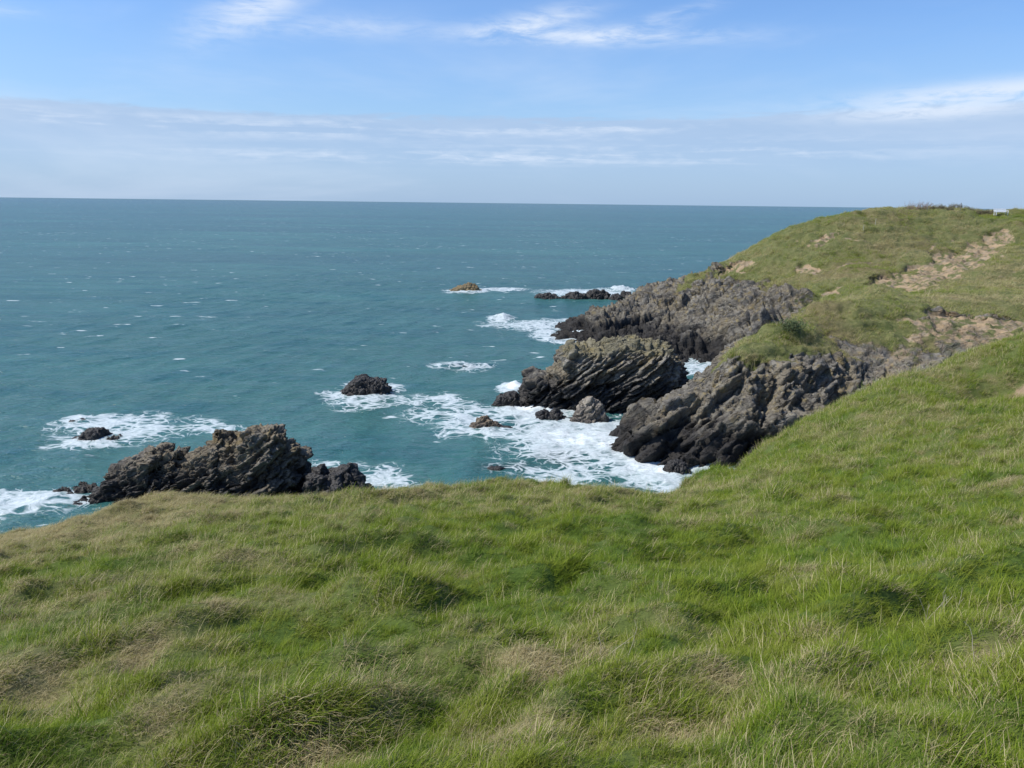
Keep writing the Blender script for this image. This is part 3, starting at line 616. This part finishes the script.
for k in range(2):
    me = clump_mesh('seed_stalks', 5, .16, .22, .38, .0034, .55, 280 + k)
    me.materials.append(gm); o = bpy.data.objects.new('seed_stalks', me); clumps.objects.link(o)

def scatter(name, pts, nrm, yaw, scale, dry, var, cidx):
    me = bpy.data.meshes.new(name); me.vertices.add(len(pts)); me.vertices.foreach_set('co', np.asarray(pts, np.float32).ravel())
    # rotation: tilt to the ground normal (half way), then the wind yaw
    up = nrm * .6 + np.array([0, 0, .4]); up /= np.linalg.norm(up, axis=1)[:, None]
    fx = np.stack([np.cos(yaw), np.sin(yaw), np.zeros_like(yaw)], 1); fx -= up * (fx * up).sum(1)[:, None]; fx /= np.linalg.norm(fx, axis=1)[:, None]
    fy = np.cross(up, fx)
    ry = -np.arcsin(np.clip(fx[:, 2], -1, 1)); rx = np.arctan2(fy[:, 2], up[:, 2]); rz = np.arctan2(fx[:, 1], fx[:, 0])
    a = me.attributes.new('rot', 'FLOAT_VECTOR', 'POINT'); a.data.foreach_set('vector', np.stack([rx, ry, rz], 1).astype(np.float32).ravel())
    for n, v in (('scl', scale), ('dry', dry), ('var', var)):
        a = me.attributes.new(n, 'FLOAT', 'POINT'); a.data.foreach_set('value', np.asarray(v, np.float32))
    a = me.attributes.new('cidx', 'INT', 'POINT'); a.data.foreach_set('value', np.asarray(cidx, np.int32))
    o = obj(name, me); o['kind'] = 'stuff'
    ng = bpy.data.node_groups.new(name, 'GeometryNodeTree')
    ng.interface.new_socket('Geometry', in_out='INPUT', socket_type='NodeSocketGeometry')
    ng.interface.new_socket('Geometry', in_out='OUTPUT', socket_type='NodeSocketGeometry')
    gi = ng.nodes.new('NodeGroupInput'); go = ng.nodes.new('NodeGroupOutput')
    ci = ng.nodes.new('GeometryNodeCollectionInfo'); ci.inputs['Collection'].default_value = clumps; ci.inputs['Separate Children'].default_value = True; ci.inputs['Reset Children'].default_value = True
    ip = ng.nodes.new('GeometryNodeInstanceOnPoints'); ip.inputs['Pick Instance'].default_value = True
    def named(n, typ):
        nd = ng.nodes.new('GeometryNodeInputNamedAttribute'); nd.data_type = typ; nd.inputs['Name'].default_value = n; return nd.outputs[0]
    L = ng.links.new
    e2r = ng.nodes.new('FunctionNodeEulerToRotation'); L(named('rot', 'FLOAT_VECTOR'), e2r.inputs[0])
    L(gi.outputs[0], ip.inputs['Points']); L(ci.outputs[0], ip.inputs['Instance']); L(named('cidx', 'INT'), ip.inputs['Instance Index'])
    L(e2r.outputs[0], ip.inputs['Rotation']); L(named('scl', 'FLOAT'), ip.inputs['Scale']); L(ip.outputs[0], go.inputs[0])
    md = o.modifiers.new('scatter', 'NODES'); md.node_group = ng
    return o

# near slope: density falls with distance, clumps grow a little
def near_points(n, r0, r1, power, a0, a1):
    u = rng.uniform(0, 1, n)
    r = (r0 ** power + u * (r1 ** power - r0 ** power)) ** (1 / power)
    th = np.radians(rng.uniform(a0, a1, n)); return r * np.sin(th), r * np.cos(th), r
pa = near_points(15500, .9, 4.0, 2.0, -78, 78); pb = near_points(NGRASS, 4.0, 48.0, .95, -56, 62)
x = np.r_[pa[0], pb[0]]; y = np.r_[pa[1], pb[1]]; r = np.r_[pa[2], pb[2]]
z = near_z(x, y); e = .08
nx_ = -(near_z(x + e, y) - near_z(x - e, y)) / (2 * e); ny_ = -(near_z(x, y + e) - near_z(x, y - e)) / (2 * e)
nr = np.stack([nx_, ny_, np.ones_like(nx_)], 1); sl = np.hypot(nx_, ny_); nr /= np.linalg.norm(nr, axis=1)[:, None]
hum = hummocks(x, y); dry = dry_field(x, y, hum)
bare = np.exp(-(poly_dist(x, y + .12, BANK) / .3) ** 2)
for bx, by, br in BARE: bare = np.maximum(bare, np.exp(-(np.hypot(x - bx, y - by) / br) ** 2))
ok = (z > 3.5 + gnoise(xyz(x * .3, y * .3), 140) * 1.5) & (rng.uniform(0, 1, len(x)) > bare * 1.3) & (sl < 1.6)
yaw = .15 + .9 * fbm(xyz(x * .45, y * .45), 3, 141) + rng.normal(0, .45, len(x))
scale = (.50 + .036 * np.minimum(r, 30)) * rng.uniform(.7, 1.25, len(x)) * np.clip(1 + .75 * fbm(xyz(x * 1.5, y * 1.9), 3, 142), .78, 1.8)
dryv = np.clip(dry + rng.normal(0, .10, len(x)), 0, 1); var = np.clip(.46 + .7 * fbm(xyz(x * .6, y * .6), 3, 143) + .75 * fbm(xyz(x * 2.0 + .5 * y, y * 2.4), 2, 146) + rng.normal(0, .12, len(x)), 0, 1)
sel = np.where(ok)[0]
kind = rng.integers(0, 8, len(x)); thatch = dryv + rng.normal(0, .12, len(x)) > .55
# collection order is by name: 0-7 grass clumps, 8-9 seed stalks, 10-13 thatch
kind = np.where(thatch, 10 + kind % 4, kind); tall = rng.uniform(0, 1, len(x)) < .018 * sstep(-.2, .5, fbm(xyz(x * .8, y * .8), 2, 145)) * 2
kind = np.where(tall, 8 + kind % 2, kind); dryv = np.where(tall, rng.uniform(.6, 1, len(x)), dryv)
scale = np.where(tall, np.minimum(scale, .75), scale)
scatter('grass', np.stack([x, y, z], 1)[sel], nr[sel], yaw[sel], scale[sel], dryv[sel], var[sel], kind[sel])

# turf of the headland, coarser because it is far off
n = NFAR
x = rng.uniform(4, 92, n); y = rng.uniform(48, 134, n)
ix = np.clip(np.searchsorted(xs, x) - 1, 0, NX - 2); iy = np.clip(np.searchsorted(ys, y) - 1, 0, NY - 2)
tx = (x - xs[ix]) / (xs[ix + 1] - xs[ix]); ty = (y - ys[iy]) / (ys[iy + 1] - ys[iy])
def bil(A): return (A[ix, iy] * (1 - tx) * (1 - ty) + A[ix + 1, iy] * tx * (1 - ty) + A[ix, iy + 1] * (1 - tx) * ty + A[ix + 1, iy + 1] * tx * ty)
z = bil(head_z); rk = bil(rock.reshape(NX, NY)); so = bil(soil.reshape(NX, NY))
nearer = near_plate(x, y) > z
ok = (rk < .45 + .3 * gnoise(xyz(x * .5, y * .5), 150)) & (so < .4) & (z > 3.5) & ~nearer
sel = np.where(ok)[0]; x, y, z = x[sel], y[sel], z[sel]
gxg = np.gradient(head_z, xs, axis=0); gyg = np.gradient(head_z, ys, axis=1)
nr = np.stack([-gxg[ix[sel], iy[sel]], -gyg[ix[sel], iy[sel]], np.ones(len(sel))], 1); nr /= np.linalg.norm(nr, axis=1)[:, None]
dry = np.clip(.55 + .65 * fbm(xyz(x * .10, y * .10), 4, 151) + .3 * fbm(xyz(x * .7, y * .7), 2, 152), .1, .85)
var = np.clip(.5 + .6 * fbm(xyz(x * .12, y * .12), 3, 153) + rng.normal(0, .1, len(x)), 0, 1)
scatter('headland_grass', np.stack([x, y, z], 1), nr, .2 + rng.normal(0, .6, len(x)), rng.uniform(1.2, 2.6, len(x)) * np.clip(1 + .8 * fbm(xyz(x * .5, y * .5), 3, 154), .5, 1.8) * np.where(rng.uniform(0, 1, len(x)) < .03, rng.uniform(1.5, 2.3, len(x)), 1), dry, var, rng.integers(0, 8, len(x)))

# ------------------------------------------------------------------ small things
def tube(bm, a, b, r0, r1=None, seg=6):
    a, b = Vector(a), Vector(b); d = (b - a).normalized(); s = d.orthogonal().normalized(); t = d.cross(s); r1 = r0 if r1 is None else r1
    A = [bm.verts.new(a + (s * math.cos(6.2832 * k / seg) + t * math.sin(6.2832 * k / seg)) * r0) for k in range(seg)]
    B = [bm.verts.new(b + (s * math.cos(6.2832 * k / seg) + t * math.sin(6.2832 * k / seg)) * r1) for k in range(seg)]
    for k in range(seg): bm.faces.new((A[k], A[(k + 1) % seg], B[(k + 1) % seg], B[k]))
    bm.faces.new(A[::-1]); bm.faces.new(B)
def box(bm, c, s, rot=None, bev=.008):
    m = Matrix.Translation(c) @ (rot.to_4x4() if rot else Matrix.Identity(4)) @ Matrix.Diagonal((*s, 1))
    r = bmesh.ops.create_cube(bm, size=1, matrix=m)
    if bev: bmesh.ops.bevel(bm, geom=list({e for v in r['verts'] for e in v.link_edges}), offset=bev, segments=1, affect='EDGES')
def bm_obj(name, bm, mat, parent=None, loc=None):
    bmesh.ops.recalc_face_normals(bm, faces=bm.faces)
    me = bpy.data.meshes.new(name); bm.to_mesh(me); bm.free(); return obj(name, me, mat, parent, loc)
def ground(x, y):
    i = int(np.clip(np.searchsorted(xs, x) - 1, 0, NX - 2)); j = int(np.clip(np.searchsorted(ys, y) - 1, 0, NY - 2))
    return float(head_z[i:i + 2, j:j + 2].mean())

# white bench on the skyline
white = plain('white_paint', (.82, .83, .82), .45, .04)
bx, by, _ = MARKS['bench']; bz = ground(bx, by)
bench = tag(empty('bench', (bx, by, bz - .03), math.radians(8)), 'white bench standing alone on the skyline of the grassy headland', 'bench')
L = 2.15
bm = bmesh.new()
for k in range(4): box(bm, (0, -.18 + .13 * k, .46), (L, .11, .035))
bm_obj('seat', bm, white, bench)
bm = bmesh.new(); tilt = Matrix.Rotation(math.radians(-14), 3, 'X')
for k in range(4): box(bm, (0, .29 + .035 * k, .58 + .125 * k), (L, .03, .11), tilt)
bm_obj('backrest', bm, white, bench)
for sx_ in (-1, 1):
    for fy in (-.2, .27):
        bm = bmesh.new(); box(bm, (sx_ * (L / 2 - .12), fy, .22), (.09, .08, .44)); bm_obj('leg', bm, white, bench)
    bm = bmesh.new(); box(bm, (sx_ * (L / 2 - .05), .02, .69), (.07, .52, .05)); box(bm, (sx_ * (L / 2 - .05), -.19, .58), (.06, .06, .20)); bm_obj('armrest', bm, white, bench)

# leafless thorn scrub along the skyline
twig = plain('thorn_twigs', (.27, .19, .15), .9, .3); scrub_leaf = plain('scrub_leaves', (.10, .105, .04), .8, .35)
def scrub(seed, w, h, leafy):
    r = random.Random(seed); bm = bmesh.new(); lf = bmesh.new()
    for k in range(int(17 * w)):
        p = Vector((r.uniform(-w / 2, w / 2), r.uniform(-.4, .4), 0)); d = Vector((r.gauss(.25, .35), r.gauss(0, .3), 1)).normalized()
        hh = h * r.uniform(.55, 1.0) * (1 - .45 * (2 * abs(p.x) / w) ** 2); rad = .022
        for s in range(4):
            q = p + d * hh / 4; tube(bm, p, q, rad, rad * .7, 4)
            for b in range(2):
                e = Vector((r.gauss(.3, .7), r.gauss(0, .7), r.uniform(.1, 1))).normalized(); tube(bm, q, q + e * r.uniform(.12, .35), rad * .6, .004, 3)
                if r.random() < leafy:
                    for c in range(6):
                        o_ = q + e * r.uniform(.05, .3) + Vector((r.gauss(0, .06), r.gauss(0, .06), r.gauss(0, .06))); s1 = Vector((r.gauss(0, 1), r.gauss(0, 1), r.gauss(0, 1))).normalized() * .05; s2 = s1.orthogonal().normalized() * .03
                        lf.faces.new([lf.verts.new(o_ + v) for v in (s1, s2, -s1, -s2)])
            p = q; d = (d + Vector((r.gauss(.12, .2), r.gauss(0, .2), 0))).normalized(); rad *= .72
    return bm, lf
slab = ['tallest leafless reddish thorn bush, seaward end of the skyline scrub', 'reddish bare thorn bush, second from the seaward end of the skyline scrub', 'tangled bare thorn bush, third from the seaward end of the skyline scrub',
        'bare thorn bush behind the first fence post on the skyline', 'low green-brown scrub just inland of the first skyline post', 'low green-brown scrub halfway between the two skyline posts',
        'low brown scrub beside the second skyline post, seaward side', 'low brown scrub just inland of the second skyline post', 'low sparse scrub halfway from the second post to the white bench', 'low sparse scrub next to the white bench']
for k, (bx, by, _) in enumerate(MARKS['bush']):
    h = 1.6 if k < 4 else .85; bm, lf = scrub(300 + k, 1.3 if k < 4 else 2.0, h, .05 if k < 4 else .6)
    e = tag(empty('thorn_bush', (bx, by, ground(bx, by) - .05)), slab[k], 'bush', 'thorn scrub along the skyline')
    bm_obj('branches', bm, twig, e); bm_obj('foliage', lf, scrub_leaf, e)
# posts
grey_wood = plain('weathered_wood', (.20, .18, .16), .85, .25); pale_wood = plain('pale_stake', (.46, .46, .38), .7, .1)
for (px_, py_, _), lab in zip(MARKS['posts'], ('weathered fence post among the bare thorn bushes', 'weathered fence post on the skyline above the large landslip')):
    e = tag(empty('fence_post', (px_, py_, ground(px_, py_) - .1)), lab, 'post', 'fence posts on the skyline')
    bm = bmesh.new(); tube(bm, (0, 0, 0), (.03, 0, 1.25), .065, .055, 8); bm_obj('stake', bm, grey_wood, e)
    bm = bmesh.new(); tube(bm, (.03, 0, 1.25), (.032, 0, 1.29), .055, .02, 8); bm_obj('post_top', bm, grey_wood, e)
for (px_, py_, _), lab in zip(MARKS['stakes'], ('pale marker stake lower down the seaward shoulder of the headland', 'pale marker stake higher up near the skyline')):
    e = tag(empty('marker_stake', (px_, py_, ground(px_, py_) - .1)), lab, 'stake', 'pale marker stakes on the headland')
    bm = bmesh.new(); tube(bm, (0, 0, 0), (.02, 0, .95), .03, .028, 8); bm_obj('pole', bm, pale_wood, e)
    bm = bmesh.new(); tube(bm, (.02, 0, .95), (.022, 0, .98), .028, .01, 8); bm_obj('tip', bm, pale_wood, e)

# dark gorse bush clinging to the cliff
def leaf_bush(name, loc, w, h, label):
    r = random.Random(int(loc[0] * 10)); lf = bmesh.new(); st = bmesh.new()
    for k in range(24):
        d = Vector((r.gauss(0, .6), r.gauss(0, .6), 1)).normalized(); tube(st, (0, 0, 0), d * h * r.uniform(.5, .9), .02, .006, 4)
    for k in range(1500):
        p = Vector((r.gauss(0, w * .24), r.gauss(0, w * .24), abs(r.gauss(h * .45, h * .24)))); s1 = Vector((r.gauss(0, 1), r.gauss(0, 1), r.gauss(0, 1))).normalized() * .07; s2 = s1.orthogonal().normalized() * .035
        lf.faces.new([lf.verts.new(p + v) for v in (s1, s2, -s1, -s2)])
    e = tag(empty(name, loc), label, 'bush'); bm_obj('stem', st, twig, e); bm_obj('foliage', lf, plain('gorse_leaves', (.06, .085, .025), .8, .4), e)
gx_, gy_ = 22.3, 63.2
leaf_bush('gorse_bush', (gx_, gy_, ground(gx_, gy_)), 2.0, 1.0, 'dark green gorse bush clinging to the bare cliff')

# dead stalks standing in the near grass
stalk = plain('bleached_stalk', (.42, .37, .26), .8, .15)
def dead_plant(x, y, n, h, label, seed):
    r = random.Random(seed); gz_ = float(near_z(np.array([x]), np.array([y]))[0])
    e = tag(empty('dead_plant', (x, y, gz_)), label, 'dead plant', 'dead stalks in the near grass')
    for k in range(n):
        bm = bmesh.new(); p = Vector((r.gauss(0, .05), r.gauss(0, .03), 0)); d = Vector((r.gauss(.15, .35), r.gauss(0, .2), 1)).normalized(); hh = h * r.uniform(.6, 1)
        rad = .0030
        for s in range(4):
            q = p + d * hh / 4; tube(bm, p, q, rad, rad * .85, 5)
            if s >= 2: tube(bm, q, q + (d + Vector((r.gauss(0, .6), r.gauss(0, .4), .2))).normalized() * hh * .22, rad * .6, .001, 4)
            p = q; d = (d + Vector((r.gauss(0, .15), r.gauss(0, .1), .05))).normalized(); rad *= .85
        bm_obj('stalk', bm, stalk, e)
for args in DEAD: dead_plant(*args)

# ------------------------------------------------------------------ sky, sun, camera
w = bpy.data.worlds.new('World'); scene.world = w; w.use_nodes = True
t = NT('_tmp'); bpy.data.materials.remove(t.m); t.m = None; t.t = w.node_tree; t.t.nodes.clear()
sky = t.n('ShaderNodeTexSky', sky_type='NISHITA', sun_disc=False, sun_elevation=SUN_EL, sun_rotation=SUN_AZ, altitude=20.0, air_density=1.0, dust_density=SKY[1], ozone_density=SKY[2])
d = t.n('ShaderNodeTexCoord').outputs['Generated']
s3 = t.n('ShaderNodeSeparateXYZ', {0: d})
az = t.math('MULTIPLY', t.math('ARCTAN2', s3.outputs[0], s3.outputs[1]), 57.2958)
el = t.math('MULTIPLY', t.math('ARCSINE', s3.outputs[2]), 57.2958)
cv = t.n('ShaderNodeCombineXYZ', {0: az, 1: el, 2: 0.0}).outputs[0]
def blob(a, e, ra, re, tilt=0.0):
    da = t.math('SUBTRACT', az, a); de = t.math('SUBTRACT', t.math('SUBTRACT', el, e), t.math('MULTIPLY', da, tilt))
    q = t.math('ADD', t.math('POWER', t.math('ABSOLUTE', t.math('DIVIDE', da, ra)), 2.0), t.math('POWER', t.math('ABSOLUTE', t.math('DIVIDE', de, re)), 2.0))
    return t.math('EXPONENT', t.math('MULTIPLY', q, -1.0))
streak = t.noise(t.vmul(cv, (.055, .42, 0)), 1.0, 6, .6, .6)
wisp = t.noise(t.vmul(cv, (.16, .55, 0)), 1.0, 6, .62, 1.2)
fine = t.noise(t.vmul(cv, (.5, 2.2, 0)), 1.0, 5, .6, .5)
# bank of thin layered cloud low over the sea with its own upper edge, brighter streaks in it, and wisps of cirrus above
edge = t.math('ADD', el, t.math('ADD', t.math('MULTIPLY', t.math('SUBTRACT', streak, .5), 1.7), t.math('ADD', t.math('MULTIPLY', t.math('SUBTRACT', fine, .5), .8), t.math('MULTIPLY', t.ss(8, 30, az), -.5))))
veil = t.math('MULTIPLY', t.ss(5.75, 5.35, edge), t.math('MULTIPLY_ADD', t.ss(1.2, 5.5, el), .26, .54))
veil = t.math('ADD', veil, t.math('MULTIPLY', t.ss(12.5, 6.5, t.math('ADD', el, t.math('MULTIPLY', t.math('SUBTRACT', wisp, .5), 4.0))), .22), clamp=True)
s2 = t.noise(t.vmul(cv, (.045, 1.0, 0)), 1.0, 6, .6, .5)
lines = t.math('MULTIPLY', t.ss(.45, .64, t.math('ADD', t.math('MULTIPLY', s2, .7), t.math('MULTIPLY', fine, .3))), t.math('ADD', blob(-4, 3.0, 18, .5, .004), t.math('ADD', blob(-22, 4.6, 22, .6, .0), t.math('ADD', blob(2, 5.1, 12, .4, -.01), t.math('MULTIPLY', blob(14, 3.6, 14, .8), .7)))))
wz = t.math('ADD', t.math('MULTIPLY', wisp, .6), t.math('MULTIPLY', fine, .4))
c1 = t.math('MULTIPLY', t.ss(.32, .64, wz), t.math('ADD', blob(4.5, 10.75, 9.0, .55, -.015), t.math('ADD', t.math('MULTIPLY', blob(1.5, 11.7, 3.4, .7, .17), .9), t.math('MULTIPLY', blob(9.5, 11.6, 3.0, .5, .25), .6))))
c1 = t.math('ADD', c1, t.math('MULTIPLY', t.ss(.31, .64, wz), t.math('ADD', blob(-17.0, 11.7, 3.8, 1.2, .42), t.math('ADD', t.math('MULTIPLY', blob(-12, 10.9, 4.5, .7, .06), .45), t.math('MULTIPLY', blob(-32, 10.3, 2.5, .4), .5)))))
c2 = t.math('MULTIPLY', t.ss(.33, .58, t.math('ADD', t.math('MULTIPLY', streak, .5), t.math('MULTIPLY', fine, .5))), t.math('ADD', blob(29.5, 6.75, 8.0, .62, .05), t.math('MULTIPLY', blob(26.5, 5.7, 6.0, .5, .03), .85)))
haze_hi = t.math('MULTIPLY', t.ss(.42, .75, t.noise(t.vmul(cv, (.035, .16, 0)), 1.0, 5, .6, .4)), t.math('MULTIPLY', t.ss(15, 8, el), .30))
cl = t.math('ADD', t.math('MULTIPLY', c1, .85), t.math('ADD', t.math('MULTIPLY', c2, .9), t.math('ADD', t.math('MULTIPLY', lines, .7), haze_hi)), clamp=True)
base = t.mix(1.0, sky.outputs[0], SKYTINT, 'MULTIPLY')
c = t.mix(veil, base, VEIL)
c = t.mix(cl, c, CLOUD)
bg = t.n('ShaderNodeBackground', {'Color': c, 'Strength': SKY[0]}); wo = t.n('ShaderNodeOutputWorld'); t.t.links.new(bg.outputs[0], wo.inputs[0])

sl_ = bpy.data.lights.new('sun', 'SUN'); sl_.energy = SUNE; sl_.angle = math.radians(.53); sl_.color = (1, .95, .87)
so_ = bpy.data.objects.new('sun', sl_); COL.objects.link(so_)
sd = Vector((math.sin(SUN_AZ) * math.cos(SUN_EL), math.cos(SUN_AZ) * math.cos(SUN_EL), math.sin(SUN_EL)))
so_.rotation_euler = sd.to_track_quat('Z', 'Y').to_euler(); so_.location = sd * 60

cam = bpy.data.cameras.new('camera'); co = bpy.data.objects.new('camera', cam); COL.objects.link(co)
cam.sensor_width = 36; cam.lens = 36 * 800 / 1024; cam.clip_start = .05; cam.clip_end = 300000
co.matrix_world = Matrix.Translation((0, 0, EYE)) @ Matrix.Rotation(math.pi / 2 - PITCH, 4, 'X') @ Matrix.Rotation(ROLL, 4, 'Z')
scene.camera = co
vs = scene.view_settings; vs.view_transform = 'Standard'; vs.look = 'None'; vs.gamma = 1; vs.use_curve_mapping = False; vs.exposure = EXPO
